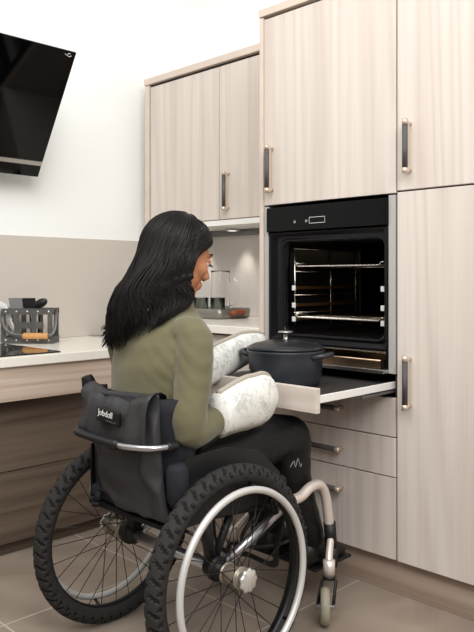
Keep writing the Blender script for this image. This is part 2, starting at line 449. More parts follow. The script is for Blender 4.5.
# lower slot for the door, with the steel sill
mb('oven_enamel').box(X0, X1, Y0+.05, Y0+.42, .838, .846, 0).box(X0, X0+.01, Y0+.005, Y0+.42, .785, .846, 0).box(X1-.01, X1, Y0+.005, Y0+.42, .785, .846, 0).box(X0, X1, Y0+.41, Y0+.42, .785, .846, 0).build('door_slot', ov)
mb('chrome').box(X0+.012, X1-.012, Y0+.006, Y0+.016, .839, .8445).build('lip_trim', ov)
mb('steel').box(X0, X1+.002, Y0-.03, Y0+.4, .770, .784, .002).build('sill', ov)
for sx, xx in ((1, cx0+.012), (-1, cx1-.012)):
    w = mb('chrome')
    for y in (2.205, 2.44, 2.62): w.tube([(xx, y, .915), (xx, y, 1.222)], .003, 8)
    for z in (.935, 1.222, .965, 1.035, 1.13): w.tube([(xx, 2.2, z), (xx, 2.625, z)], .0022, 8)
    w.build('side_rack_support', ov)
    for z in (1.064, .995, .94):
        r = mb('bronze_rail').box(xx+sx*.004, xx+sx*.016, 2.19, 2.6, z-.005, z+.006, .001).build('runner', ov)
        mb('white').box(xx+sx*.002, xx+sx*.018, 2.183, 2.1905, z-.01, z+.01, .002).build('end_cap', r)

def oven_rack(z, label):
    m = mb('chrome'); a, b_ = cx0+.03, cx1-.03
    loop = [(a, 2.19, z), (b_, 2.19, z), (b_, 2.59, z), (a, 2.59, z)]
    m.tube([(a-.008, 2.19, z+.012), (a, 2.19, z+.012), (a+.012, 2.19, z), (b_-.012, 2.19, z), (b_, 2.19, z+.012), (b_+.008, 2.19, z+.012)], .0032, 8)
    m.tube([(a, 2.6, z), (b_, 2.6, z)], .003, 8)
    for x in (a, b_): m.tube([(x, 2.19, z+.012), (x, 2.25, z+.012), (x, 2.27, z), (x, 2.6, z)], .003, 8)
    m.tube([(a, 2.4, z-.003), (b_, 2.4, z-.003)], .0026, 8)
    k = 22
    for i in range(1, k): 
        x = a+(b_-a)*i/k
        m.tube([(x, 2.187, z+.002), (x, 2.598, z+.002)], .002, 6)
    o = m.build('oven_rack'); return top(o, (-1.65, 2.4, z), label, 'oven rack', 'wire racks in the oven')
oven_rack(1.15, 'upper chrome wire rack inside the oven')
oven_rack(.948, 'lower chrome wire rack near the oven floor')
m = mb('pan')
a, b_, y0, y1, z0, z1 = X0+.05, X1-.02, Y0-.012, Y0+.38, .792, .822
m.box(a, b_, y0, y1, z0, z0+.002, 0).box(a, b_, y0, y0+.002, z0, z1, 0).box(a, b_, y1-.002, y1, z0, z1, 0).box(a, a+.002, y0, y1, z0, z1, 0).box(b_-.002, b_, y0, y1, z0, z1, 0)
m.tube([(a, y0, z1), (b_, y0, z1)], .003, 8)
top(m.build('baking_tray'), (-1.66, 2.3, .784), 'shallow steel tray in the slot under the oven cavity', 'baking tray').location.z += -.008+.0

# ------------------------------------------------------------------ back worktop with base unit
top(mb('worktop').box(-2.88, -1.996, 2.125, YW-.009, .865, .9, .003).build('worktop'), (-2.4, 2.45, .865), 'cream worktop below the wall cabinet, holding the jug and tray', 'worktop')
bc = thing('base_cabinet', 'pale ash base cabinet under the back worktop, behind the far oven mitt', 'cabinet', (-2.25, 2.45, 0))
mb('gap').box(-2.53, -1.998, 2.18, YW-.002, .12, .864, 0).build('carcass', bc)
d = mb('wood_v').box(-2.528, -1.999, 2.158, 2.178, .126, .855).build('door', bc)
handle(MB(), (-2.03, 2.158, .715), .19, 'Z').build('handle', d)
mb('wood_kick').box(-2.53, -1.998, 2.2, 2.22, 0, .12).build('plinth', bc)

# ------------------------------------------------------------------ left counter
lw = thing('worktop', 'long cream worktop along the left wall, set with the black hob', 'worktop', (-2.88, .6, .76))
mb('worktop').box(XW+.009, -2.54, -1.6, 2.12, .762, .8, .003).build('slab', lw)
mb('wood_y').box(-2.575, -2.555, -1.6, 2.12, .628, .7615).build('front_panel', lw)
mb('gap').box(XW+.009, -2.576, -1.6, 2.12, .70, .7615, 0).build('underframe', lw)
lc = thing('base_cabinet', 'low base cabinet of wide boards, coloured as in shade, beneath the left worktop', 'cabinet', (-2.9, .6, 0))
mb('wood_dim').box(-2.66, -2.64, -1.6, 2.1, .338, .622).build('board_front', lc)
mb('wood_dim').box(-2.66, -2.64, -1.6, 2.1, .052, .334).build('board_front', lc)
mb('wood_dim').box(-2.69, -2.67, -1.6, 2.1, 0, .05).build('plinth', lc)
mb('gap').box(XW+.01, -2.662, -1.6, 2.1, .052, .695, 0).build('carcass', lc)
hob = mb('black_glass').box(-3.06, -2.572, .85, 1.565, .8, .806, .002)
hob = hob.build('induction_hob')
top(hob, (-2.8, 1.2, .8), 'black glass induction hob set in the left worktop', 'hob')

# ------------------------------------------------------------------ cooker hood
hd = thing('range_hood', 'black angled glass cooker hood on the white left wall', 'hood', (XW, 1.3, 1.6))
ptop, pbot = V((-2.75, 0, 2.107)), V((-3.085, 0, 1.588))
dv = (pbot-ptop); Lh = dv.length; dn = dv.normalized(); nn = V((-dn.z, 0, dn.x)); nn = nn if nn.x > 0 else -nn
def hood_slab(m, s0, s1, y0, y1, t0, t1):
    q = []
    for s_ in (s0, s1):
        for t_ in (t0, t1): q.append(ptop+dn*s_+nn*t_)
    o = [q[0], q[1], q[3], q[2]]
    m.rings([[V((p.x, y0, p.z)) for p in o], [V((p.x, y1, p.z)) for p in o]], smooth=False)
HY0, HY1 = .85, 1.752
m = mb('hood_glass'); hood_slab(m, 0, Lh*.872, HY0, HY1, -.008, 0); gp = m.build('glass_panel', hd)
m = mb('steel'); hood_slab(m, Lh*.876, Lh*.906, HY0, HY1, -.008, .001); m.build('steel_strip', hd)
m = mb('hood_glass'); hood_slab(m, Lh*.91, Lh, HY0, HY1, -.008, 0); m.build('lower_panel', hd)
# body wedge behind the glass
q = [ptop+dn*.03-nn*.009, ptop+dn*(Lh*.97)-nn*.009]
w0 = [V((q[0].x, 0, q[0].z)), V((q[1].x, 0, q[1].z)), V((XW+.001, 0, q[1].z+.05)), V((XW+.001, 0, q[0].z-.05))]
m = mb('oven_enamel'); m.rings([[V((p.x, HY0+.12, p.z)) for p in w0], [V((p.x, HY1-.22, p.z)) for p in w0]], smooth=False); m.build('housing', hd)
m = mb('white')
c0 = ptop+dn*.018+nn*.0006
for k in range(1):
    ring = [V((c0.x, HY1-.03, c0.z))+V((0, 1, 0))*.009*math.cos(a)+dn*.007*math.sin(a) for a in [2*PI*i/16 for i in range(14)]]
    m.tube(ring, .0014, 6)
    m.tube([V((c0.x, HY1-.052, c0.z))-dn*.001, V((c0.x, HY1-.042, c0.z))+dn*.004], .0014, 6)
m.build('emblem', gp)

# ------------------------------------------------------------------ utensil caddy
cad_c = V((-3.065, 1.705, .8)); cu = V((.72, .69, 0)).normalized(); cvv = V((-.69, .72, 0)).normalized()  # along the face; away from camera
def cp_(a, b_, z): return cad_c+cu*a+cvv*b_+V((0, 0, z))
W2, D2, HH = .118, .055, .165
cad = thing('utensil_caddy', 'grey riveted metal caddy of utensils on the left worktop', 'utensil holder', cad_c)
m = mb('grey_iron')
def slab(m, pts, up, th):
    m.tube(pts, up, 4, flat=th)
def strip(m, p, q, w, th=.003):
    p, q = V(p), V(q); t = (q-p).normalized()
    side = V((0, 0, 1)) if abs(t.z) < .5 else (cu if abs((q-p).normalized().dot(cu)) < .5 else cvv)
    nrm = t.cross(side).normalized()
    rr = [[c+side*w/2+nrm*th/2, c-side*w/2+nrm*th/2, c-side*w/2-nrm*th/2, c+side*w/2-nrm*th/2] for c in (p, q)]
    m.rings(rr, smooth=False)
for z, w in ((.149, .028), (.017, .03)):
    for b_ in (-D2, D2): strip(m, cp_(-W2, b_, z), cp_(W2, b_, z), w)
    for a in (-W2, W2): strip(m, cp_(a, -D2, z), cp_(a, D2, z), w)
for a in (-.112, -.05, .03, .105):
    for b_ in (-D2, D2):
        s_ = -1 if b_ < 0 else 1
        p, q = cp_(a, b_-s_*.003, .01), cp_(a, b_-s_*.003, .158)
        rr = [[c+cu*.012+cvv*.0015, c-cu*.012+cvv*.0015, c-cu*.012-cvv*.0015, c+cu*.012-cvv*.0015] for c in (p, q)]
        m.rings(rr, smooth=False)
strip(m, cp_(-.05, -D2+.001, .085), cp_(.075, -D2+.001, .085), .03)
m.rings([[cp_(-W2, -D2, h), cp_(W2, -D2, h), cp_(W2, D2, h), cp_(-W2, D2, h)] for h in (.0005, .004)], smooth=False)
m.build('frame', cad)
for z in (.149, .017):
    for a in (-.1, -.05, 0, .05, .1): mb('silver').ell(cp_(a, -D2-.002, z), .0055, .0055, .0055, n=8, m=6).build('rivet', cad)
for pts in ([(-W2-.003, 0, .15), (-W2-.004, -.04, .14), (-.105, -.075, .085), (-.07, -.082, .05), (-.005, -.083, .037)],
            [(W2+.003, 0, .15), (W2+.012, -.04, .13), (W2+.016, -.07, .08), (W2+.002, -.083, .045), (.1, -.083, .04)]):
    mb('grey_iron').tube(smooth_path([cp_(*p) for p in pts], 5), .009, 8, flat=.35, up=cu).build('handle_strap', cad)
mb('grip_wood').tube([cp_(x, -.083, .038) for x in (-.012, -.006, .01, .05, .085, .098, .104)], [.011, .0145, .014, .0145, .014, .0145, .011], 14).build('grip', cad)
# utensils standing in it
def utensil(name, base, tip, head, mat, label, cat, group=None):
    p, q = cp_(*base), cp_(*tip); t = (q-p).normalized()
    m = mb(mat); m.tube([p, p.lerp(q, .5), q], [.005, .0045, .004], 8)
    side = cu
    if head == 'turner':
        rr = []
        for f_, w in ((0, .012), (.02, .03), (.06, .032), (.062, .031)):
            c = q+t*f_; rr.append([c+side*w+cvv*.002, c-side*w+cvv*.002, c-side*w-cvv*.002, c+side*w-cvv*.002])
        m.rings(rr, smooth=False)
    elif head == 'spoon':
        sd = (cu*.9+V((0, 0, .45))).normalized(); nn_ = cvv; ud = nn_.cross(sd)
        rot = Matrix((sd, nn_, ud)).transposed()
        m.ell(q+t*.02, .036, .012, .021, rot)
    elif head == 'flat':
        rr = []
        for f_, w in ((-.05, .008), (.0, .009), (.03, .0095), (.034, .007)):
            c = q+t*f_; rr.append([c+side*w+cvv*.004, c-side*w+cvv*.004, c-side*w-cvv*.004, c+side*w-cvv*.004])
        m.rings(rr, smooth=False)
    o = m.build(name); return top(o, p, label, cat, group)
utensil('spatula', (.0, .02, .006), (-.012, .02, .148), 'turner', 'dark', 'black flat turner standing in the metal caddy', 'utensil')
utensil('spoon', (.03, .01, .006), (.045, -.005, .165), 'spoon', 'dark', 'black oval spoon standing in the metal caddy', 'utensil')
utensil('fish_slice', (-.03, -.035, .006), (-.055, -.03, .15), 'turner', 'silver', 'shiny steel slice standing left of the black turner', 'utensil')
for i, (a, lab) in enumerate(((-.09, 'white-handled utensil leaning in the caddy, next to the steel slice'), (-.105, 'white-handled utensil leaning in the caddy, middle of three'), (-.118, 'white-handled utensil leaning furthest left in the caddy'))):
    utensil('kitchen_utensil', (a+.045, -.03+.03*i, .006), (a-.018-.012*i, -.02+.03*i, .155+.008*i), 'flat', 'white', lab, 'utensil', 'white-handled utensils in the caddy')

# ------------------------------------------------------------------ tray, tumblers and jug
tc_ = V((-2.69, 2.55, .9))
tr = thing('serving_tray', 'pewter tray with tan leather handles on the back worktop', 'tray', tc_)
m = mb('pewter'); tw, td = .148, .115
def rr2(hx, hy, r, z, n=5):
    pts = []
    for cx, cy, a0 in ((hx-r, hy-r, 0), (-hx+r, hy-r, 90), (-hx+r, -hy+r, 180), (hx-r, -hy+r, 270)):
        for k in range(n+1):
            a = math.radians(a0+90*k/n); pts.append(tc_+V((cx+r*math.cos(a), cy+r*math.sin(a), z)))
    return pts
m.rings([rr2(tw-.01, td-.01, .03, 0), rr2(tw, td, .03, .006), rr2(tw+.004, td+.004, .034, .05), rr2(tw+.001, td+.001, .031, .05), rr2(tw-.004, td-.004, .026, .006)], cap=True)
m.build('pan', tr)
for s_ in (-1, 1):
    x = tc_.x+s_*(tw+.004)
    mb('leather').tube(smooth_path([(x, tc_.y-.038, .928), (x+s_*.016, tc_.y-.034, .932), (x+s_*.02, tc_.y, .934), (x+s_*.016, tc_.y+.034, .932), (x, tc_.y+.038, .928)], 5), .014, 10).build('handle', tr)
def tumbler(x, y, label):
    m = mb('smoke'); m.lathe((x, y, .9065), [(.03, 0), (.036, .02), (.039, .098), (.0365, .098), (.034, .02), (.028, .005)], 28)
    o = m.build('tumbler'); top(o, (x, y, .9065), label, 'glass', 'tumblers on the pewter tray')
tumbler(-2.735, 2.487, 'short clear tumbler on the tray close to the profile of the woman')
tumbler(-2.655, 2.53, 'short clear tumbler on the tray in front of the jug')
jc = V((-2.715, 2.607, .9065))
jug = thing('glass_jug', 'tall clear glass jug with a loop handle standing on the tray', 'jug', jc)
mb('glass').lathe(jc, [(.044, 0), (.05, .006), (.05, .1), (.048, .225), (.052, .237), (.0495, .237), (.0455, .225), (.0475, .1), (.0475, .012), (.04, .009)], 36).build('body', jug)
hp = [jc+V((.05, .02, .185)), jc+V((.075, .03, .193)), jc+V((.094, .038, .165)), jc+V((.09, .036, .09)), jc+V((.07, .028, .055)), jc+V((.048, .019, .05))]
mb('glass').tube(smooth_path(hp, 6), .0075, 12).build('handle', jug)

# ------------------------------------------------------------------ casserole on the pull-out shelf
pcn = V((-1.632, 1.882, .735)); PS = 1.03; pa = math.radians(15)
pot = thing('casserole', 'charcoal casserole with lid on the pulled-out shelf', 'pot', pcn)
rotp = Matrix.Rotation(pa, 3, 'Z')
m = mb('pot')
m.lathe(pcn, [(a_*PS, b_) for a_, b_ in [(.102, 0), (.112, .004), (.118, .02), (.126, .09), (.13, .112), (.133, .118), (.13, .122), (.122, .118), (.11, .02), (.1, .012)]], 48, rot=rotp)
m.build('body', pot)
for s_ in (-1, 1):
    h = [V((.122, -.045, .1)), V((.15, -.042, .107)), V((.163, -.02, .11)), V((.163, .02, .11)), V((.15, .042, .107)), V((.122, .045, .1))]
    mb('pot').tube(smooth_path([pcn+rotp @ V((p.x*s_, p.y, p.z)) for p in h], 5), .0085, 10).build('handle', pot)
m = mb('pot_lid')
m.lathe(pcn, [(a_*PS, b_) for a_, b_ in [(.128, .1225), (.132, .126), (.13, .131), (.11, .141), (.07, .15), (.03, .154), (.002, .155)]], 48, rot=rotp)
lid = m.build('lid', pot)
mb('steel').lathe(pcn, [(.011, .154), (.0075, .158), (.0075, .174), (.01, .177), (.027, .179), (.027, .183), (.02, .185)], 24, rot=rotp).build('knob', lid)

# ------------------------------------------------------------------ wheelchair
CX = -1.638; AY = 1.368; AZ = .2965
wh = thing('wheelchair', 'black manual wheelchair with silver hand rims, seating the woman', 'wheelchair', (CX, 1.45, 0))
def wheel(s_, xw):
    """s_ +1 right, -1 left"""
    c = V((xw, AY, AZ)); L0 = c
    m = mb('rim'); m.torus((0, 0, 0), .252, .011, 'X', 72, 10, rx=.013).torus((0, 0, 0), .259, .007, 'X', 72, 8, rx=.012)
    bm_ = m.mesh('rear_wheel'); w = bpy.data.objects.new('rear_wheel', bm_); C.objects.link(w); w.parent = wh
    w.location = c-wh.location; w.rotation_euler = (0, math.radians(-2.4)*s_, 0)
    def sub(name, mm, label=None):
        me = mm.mesh(name); o = bpy.data.objects.new(name, me); C.objects.link(o); o.parent = w
        if label: o['label'] = label
        return o
    # tyre with block tread
    m = mb('tyre'); rr = []; n = 330; k = 20
    for i in range(n):
        a = 2*PI*i/n; ring = []
        for j in range(k):
            b_ = 2*PI*j/k
            r_, h_ = .0262*math.cos(b_), .0262*math.sin(b_)
            dis = 0
            gr = False
            if r_ > -.004:
                q = abs(h_)
                if q > .006: gr = ((i+int(q*900)+(3 if h_ > 0 else 0)) % 7) < 2
                elif q > .003: gr = True
                dis = -.0018 if gr else .0014
            rad = .2705+r_+dis*math.cos(b_)
            ring.append(V((h_*(1.05)+dis*math.sin(b_), rad*math.cos(a), rad*math.sin(a))))
        rr.append(ring)
    m.rings(rr, closed=True); m.use('groove')
    for f in m.bm.faces:
        c_ = f.calc_center_median(); rad = math.hypot(c_.y, c_.z)-.2705; tube_r = math.hypot(rad, c_.x/1.05)
        if rad > -.003 and tube_r < .0262: f.material_index = m.mi
        f.smooth = rad < .006
    sub('tyre', m)
    m = mb('handrim'); m.torus((s_*.048, 0, 0), .234, .0098, 'X', 90, 12); sub('hand_rim', m, 'pale grey hand rim')
    for q in range(6):
        a = 2*PI*q/6+.3; cc, ss = math.cos(a), math.sin(a)
        sub('rim_tab', mb('rim').tube([(s_*.01, .25*cc, .25*ss), (s_*.047, .2355*cc, .2355*ss)], .0045, 8))
    m = mb('hub').tube([(-s_*.035, 0, 0), (-s_*.03, 0, 0), (s_*.03, 0, 0), (s_*.034, 0, 0)], [.018, .024, .024, .018], 24)
    for q in (-1, 1): m.tube([(q*.024, 0, 0), (q*.028, 0, 0)], .03, 28)
    m.use('disc').tube([(s_*.034, 0, 0), (s_*.05, 0, 0)], .012, 20)
    rr = []
    for h_, sc in ((.05, .012), (.05, .03), (.056, .031), (.06, .026), (.061, .004)):
        rr.append([V((s_*h_, sc*(1+.08*math.cos(t*9*2*PI/36*4/4))*math.cos(2*PI*t/36), sc*(1+.08*math.cos(t*PI/2))*math.sin(2*PI*t/36))) for t in range(36)])
    m.rings(rr); sub('hub', m)
    for q in range(28):
        side = 1 if q % 2 else -1; a = 2*PI*q/28
        ah = a+(.95 if (q//2) % 2 else -.95)
        m = mb('spoke').tube([(side*.026, .027*math.cos(ah), .027*math.sin(ah)), (side*.002,   .244*math.cos(a), .244*math.sin(a))], .0013, 6)
        sub('spoke', m)
    return w
XR, XL = -1.372, -1.905
wheel(1, XR); wheel(-1, XL)
# axle and frame
mb('tube').tube([(XL+.045, AY, AZ), (XR-.045, AY, AZ)], .0165, 20).use('black_plastic').tube([(XL+.04, AY, AZ), (XL+.1, AY, AZ)], .026, 20).tube([(XR-.1, AY, AZ), (XR-.04, AY, AZ)], .026, 20).tube([(XL+.06, AY, AZ), (XL+.075, AY, AZ)], .034, 20).tube([(XR-.075, AY, AZ), (XR-.06, AY, AZ)], .034, 20).build('axle_tube', wh)
for s_, xf in ((1, CX+.178), (-1, CX-.178)):
    # seat rail running forward and bending down to the footrest
    mb('black_plastic').tube(smooth_path([(xf, 1.225, .448), (xf, 1.45, .435), (xf, 1.69, .406)], 4), .014, 14).build('seat_rail', wh)
    path = smooth_path([(xf, 1.66, .407), (xf, 1.70, .405), (xf, 1.755, .408), (xf+s_*.0, 1.805, .428), (xf, 1.852, .425), (xf, 1.882, .385), (xf, 1.90, .30), (xf, 1.915, .2)], 6)
    m = mb('tube_warm').tube(path, .0165, 16)
    m.build('side_frame', wh)
    mb('black_plastic').tube([(xf, 1.905, .29), (xf, 1.914, .205)], .021, 14).build('clamp', wh)
    mb('tube').tube([(xf+s_*.012, AY+.01, AZ-.01), (xf+s_*.012, 1.70, .415)], .014, 16).build('diagonal_tube', wh)
    mb('black_plastic').tube([(xf, AY, AZ), (xf, AY-.03, .45)], .017, 12).tube([(xf, AY, AZ), (xf, AY+.08, .44)], .012, 12).build('axle_bracket', wh)
    # back cane
    mb('black_plastic').tube(smooth_path([(xf, 1.24, .43), (xf, 1.238, .5), (xf, 1.236, .56), (xf, 1.235, .6)], 4), .012, 12).build('back_cane', wh)
    # caster
    cxs = CX+s_*.232; cy = 1.812; cd = V((-.62 if s_ > 0 else .3, .78, 0)).normalized(); cn = V((cd.y, -cd.x, 0))
    hx, hy_ = cxs-s_*.012, 1.848
    m = mb('tube_warm').tube([(hx, hy_, .142), (hx, hy_, .192)], .019, 20)
    m.tube(smooth_path([(hx, hy_, .17), (hx-s_*.015, hy_+.02, .2), (xf+s_*.005, 1.905, .24)], 4), .012, 12).use('black_plastic').tube([(hx, hy_, .134), (hx, hy_, .143)], .021, 20)
    m.build('caster_housing', wh)
    wc_ = V((cxs, cy, .058)); hd_ = V((hx, hy_, .136))
    m = mb('black_plastic')
    for q in (-1, 1):
        a0 = wc_+cn*q*.025; b0 = hd_+cn*q*.022-V((0, 0, .01))
        m.tube([a0-V((0, 0, .004)), a0.lerp(b0, .5), b0, hd_+cn*q*.004], [.010, .009, .009, .009], 8, flat=.6)
    fk = m.build('caster_fork', wh)
    rm = Matrix((cn, cd, V((0, 0, 1)))).transposed()
    m = mb('caster')
    prof = [(.02, -.015), (.048, -.015), (.055, -.011), (.058, 0), (.055, .011), (.048, .015), (.02, .015)]
    rr = []
    for r_, h_ in prof: rr.append([wc_+cn*h_+cd*(r_*math.cos(2*PI*t/36))+V((0, 0, r_*math.sin(2*PI*t/36))) for t in range(36)])
    m.rings(rr).use('tube').tube([wc_-cn*.03, wc_+cn*.03], .008, 12)
    m.build('caster_wheel', fk)
    # side guard
    g = [(1.225, .44), (1.225, .60), (1.25, .625), (1.4, .628), (1.53, .60), (1.62, .52), (1.64, .44)]
    m = mb('black_plastic'); xg = xf+s_*.026
    m.rings([[V((xg-.003, y, z)) for y, z in g], [V((xg+.003, y, z)) for y, z in g]], smooth=False); m.build('side_guard', wh)
    m = mb('tube').tube([(xg+s_*.006, 1.225, .45), (xg+s_*.006, 1.235, .56)], .0035, 8).build('guard_post', wh)
# seat sling, cushion
mb('bag_dark').box(CX-.18, CX+.18, 1.2, 1.68, .432, .446, .004).build('seat_sling', wh)
mb('pad').box(CX-.185, CX+.185, 1.205, 1.69, .447, .492, .018, 4).build('seat_cushion', wh)
# back rest upholstery: curved padded sheet
m = mb('pad'); rr = []
for i in range(9):
    z = .47+.308*i/8; y = 1.232-.034*i/8
    ring = []
    for k in range(15):
        u_ = -1+2*k/14; ring.append(V((CX+u_*.205, y-.016+.065*max(0, abs(u_)-.72)/.28*1.1, z)))
    for k in range(15):
        u_ = 1-2*k/14; ring.append(V((CX+u_*.193, y+.018+.055*max(0, abs(u_)-.72)/.28*1.1, z)))
    rr.append(ring)
m.rings(rr); m.build('backrest', wh)
mb('pad').tube([(CX+.205, 1.225, .5), (CX+.205, 1.222, .52), (CX+.205, 1.218, .6), (CX+.205, 1.216, .615)], [.02, .03, .03, .02], 14).build('side_bolster', wh)
# push bar behind the back
pb = smooth_path([(CX-.13, 1.225, .668), (CX-.15, 1.185, .668), (CX-.138, 1.135, .664), (CX-.08, 1.124, .662), (CX+.06, 1.122, .66), (CX+.12, 1.127, .66), (CX+.17, 1.155, .66), (CX+.188, 1.19, .66), (CX+.192, 1.23, .66)], 6)
mb('black_plastic').tube(pb[:int(len(pb)*.55)], .0115, 14).use('tube').tube(pb[int(len(pb)*.53):-2], .008, 14).use('black_plastic').tube(pb[-6:], .012, 14).build('push_bar', wh)
mb('bag_dark').tube(smooth_path([(CX-.18, 1.228, .66), (CX-.181, 1.215, .74), (CX-.184, 1.205, .785), (CX-.187, 1.198, .81)], 5), lerp_list([.014, .02, .022, .016], 16), 14).build('push_handle', wh)
# footrest
mb('black_plastic').tube([(CX-.178, 1.92, .15), (CX-.06, 1.93, .135), (CX+.06, 1.93, .135), (CX+.178, 1.92, .15)], .012, 12).box(CX-.15, CX+.15, 1.87, 2.07, .122, .134, .005).tube([(CX-.178, 1.925, .2), (CX-.178, 1.92, .14)], .017, 12).tube([(CX+.178, 1.925, .2), (CX+.178, 1.92, .14)], .017, 12).build('footplate', wh)
m = mb('black_plastic')
m.tube(smooth_path([(CX+.165, 1.70, .40), (CX+.16, 1.66, .27), (CX+.13, 1.68, .20), (CX, 1.70, .19), (CX-.13, 1.68, .20), (CX-.165, 1.70, .40)], 6), .012, 10, flat=.4)
m.tube(smooth_path([(CX+.165, 1.60, .42), (CX+.15, 1.52, .34), (CX+.1, 1.6, .27), (CX+.12, 1.75, .25), (CX+.165, 1.80, .3)], 6), .006, 8).build('calf_strap', wh)
mb('black_plastic').tube([(XR-.055, 1.585, .445), (XR-.045, 1.655, .435)], .008, 10).tube([(XR-.055, 1.58, .445), (XR-.055, 1.60, .40)], .010, 10).build('brake', wh)

# ------------------------------------------------------------------ bag on the back of the chair
bg = thing('backpack', 'black nylon bag hanging on the back of the wheelchair', 'bag', (CX+.03, 1.15, .47))
m = mb('bag'); rr = []
nz = 40
for i in range(nz+1):
    t = i/nz; z = .462+.322*t
    # outline: narrower at the bottom, swelling in the middle
    hl = -.105+.08*max(0, .16-t)/.16*.6-.03*t; hr = .178-.03*t
    th = .022+.026*math.sin(min(1, t*1.1)*PI)
    yb = 1.212-.010*t
    ring = []
    for k in range(56):
        a = 2*PI*k/56; ca, sa = math.cos(a), math.sin(a)
        sx = math.copysign(abs(ca)**.45, ca); sy = math.copysign(abs(sa)**.6, sa)
        x = (hl+hr)/2+sx*(hr-hl)/2; y = yb-th*.5+sy*th*.5
        wv = noise.noise(V((x*9, z*8, 3.1)))*.016+(abs(noise.noise(V((x*14+z*9, z*10-x*5, 7.7))))-.2)*.032+noise.noise(V((x*40, z*26, 1.7)))*.003
        if sa < 0: y += wv*(.4+.6*abs(sa))
        zz = z + (.012*(x)/.19 if t > .9 else 0) - (.0)
        ring.append(V((CX+.012+x, y, zz - .05*max(0, (-.04-x))*0)))
    rr.append(ring)
m.rings(rr); m.build('body', bg)
# flap folded over the top
m = mb('bag'); rr = []
prof = [(1.222, .762), (1.217, .779), (1.205, .786), (1.188, .786), (1.172, .780), (1.16, .763), (1.156, .74), (1.152, .71), (1.149, .68), (1.147, .655), (1.151, .648)]
for x in [(-.15+.305*i/40) for i in range(41)]:
    ring = []
    n_ = lambda y, z: noise.noise(V((x*14, z*10, y*9)))*.006+(abs(noise.noise(V((x*18-z*8, z*9+x*7, 2.2))))-.2)*.024
    for y, z in prof: ring.append(V((CX+.0+x, y+n_(y, z)-.004, z-.012*math.sin((x+.15)/.305*PI)+.014*(abs(x)/.155)**3)))
    for y, z in prof[::-1]: ring.append(V((CX+.0+x, y+n_(y, z)+.003, z-.004-.012*math.sin((x+.15)/.305*PI)+.014*(abs(x)/.155)**3)))
    rr.append(ring)
m.rings(rr); m.build('flap', bg)
# label patch with lettering
def patch_pt(x, z): return V((CX+x, 1.118-.006, z))
lp = mb('dark').box(CX-.045, CX+.060, 1.135, 1.146, .704, .744, .004, 3, rot=Matrix.Rotation(math.radians(4), 3, 'Y')).build('label_patch', bg)
cu_ = bpy.data.curves.new('lettering', 'FONT'); cu_.body = 'Jobdoll'; cu_.size = .0245; cu_.extrude = .0004; cu_.align_x = 'CENTER'; cu_.align_y = 'CENTER'
tmp = bpy.data.objects.new('tmp_text', cu_); C.objects.link(tmp)
me = bpy.data.meshes.new_from_object(tmp.evaluated_get(bpy.context.evaluated_depsgraph_get())); bpy.data.objects.remove(tmp)
me.transform(Matrix.Translation(V((CX+.0, 1.1346, .730))) @ Matrix.Rotation(math.radians(4), 4, 'Y') @ Matrix.Rotation(PI/2, 4, 'X'))
me.materials.clear(); me.materials.append(M['white'])
o = link_mesh('lettering', me, lp)
mb('grey_metal').box(CX+.006, CX+.05, 1.1335, 1.1352, .7105, .7125, 0, rot=Matrix.Rotation(math.radians(4), 3, 'Y')).build('label_line', lp)
mb('bag_dark').tube([(CX-.105, 1.19, .485), (CX-.108, 1.18, .455)], .011, 10).tube([(CX-.108, 1.18, .457), (CX-.108, 1.18, .445)], .014, 12).build('cord_toggle', bg)

# ------------------------------------------------------------------ person
PX = CX
pr = thing('person', 'woman with long dark hair in an olive top seated in the wheelchair, facing the oven', 'person', (PX, 1.36, .49))
HC = V((PX-.019, 1.420, 1.174))
HR = Matrix.Rotation(math.radians(-9), 3, 'Z') @ Matrix.Rotation(math.radians(-19), 3, 'X')   # turn right, bow
def hp_(r, f, u): return HC+HR @ V((r, f, u))
def ell_ring(c, rx, ry, n=24, tilt=0):
    c = V(c); T = Matrix.Rotation(tilt, 3, 'X')
    return [c+T @ V((rx*math.cos(2*PI*k/n), ry*math.sin(2*PI*k/n), 0)) for k in range(n)]
TORSO = [(.485, 1.365, .175, .12), (.54, 1.35, .172, .115), (.62, 1.328, .158, .1), (.69, 1.32, .152, .096), (.77, 1.323, .16, .102), (.85, 1.33, .17, .106), (.91, 1.34, .172, .1), (.95, 1.352, .158, .086), (.985, 1.368, .115, .07), (1.01, 1.378, .07, .058)]
def torso(m, g, first=0):
    m.rings([ell_ring((PX-.012 if z < .97 else PX-.006, y, z), rx+g, ry+g, 28) for z, y, rx, ry in TORSO[first:]])
R_SH, R_EL, R_WR, R_HA = V((PX+.147, 1.33, .935)), V((PX+.193, 1.268, .69)), V((PX+.16, 1.50, .718)), V((PX+.15, 1.58, .735))
L_SH, L_EL, L_WR, L_HA = V((PX-.192, 1.335, .935)), V((PX-.225, 1.40, .70)), V((PX-.17, 1.64, .783)), V((PX-.188, 1.76, .815))
def arm(m, sh, el, wr, g, x=0):
    p = smooth_path([sh+V((-.05*x, .0, .01)), sh, sh.lerp(el, .5)+V((.008*x, 0, 0)), el, el.lerp(wr, .45), wr], 4)
    r = lerp_list([.046, .05, .047, .041, .036, .026], len(p))
    m.tube(p, [v+g for v in r], 16)
HIPR, HIPL = V((PX+.09, 1.36, .535)), V((PX-.09, 1.36, .535))
KNR, KNL = V((PX+.085, 1.79, .59)), V((PX-.10, 1.81, .60))
ANR, ANL = V((PX+.105, 1.905, .205)), V((PX-.08, 1.91, .205))
def leg(m, h, k, a, g):
    p = smooth_path([h, h.lerp(k, .5)+V((0, 0, .008)), k+V((0, -.01, -.005)), k.lerp(a, .12)+V((0, .012, 0)), k.lerp(a, .4)+V((0, -.02, 0)), a], 5)
    r = lerp_list([.088, .08, .066, .062, .057, .04], len(p)); m.tube(p, [v+g for v in r], 18)
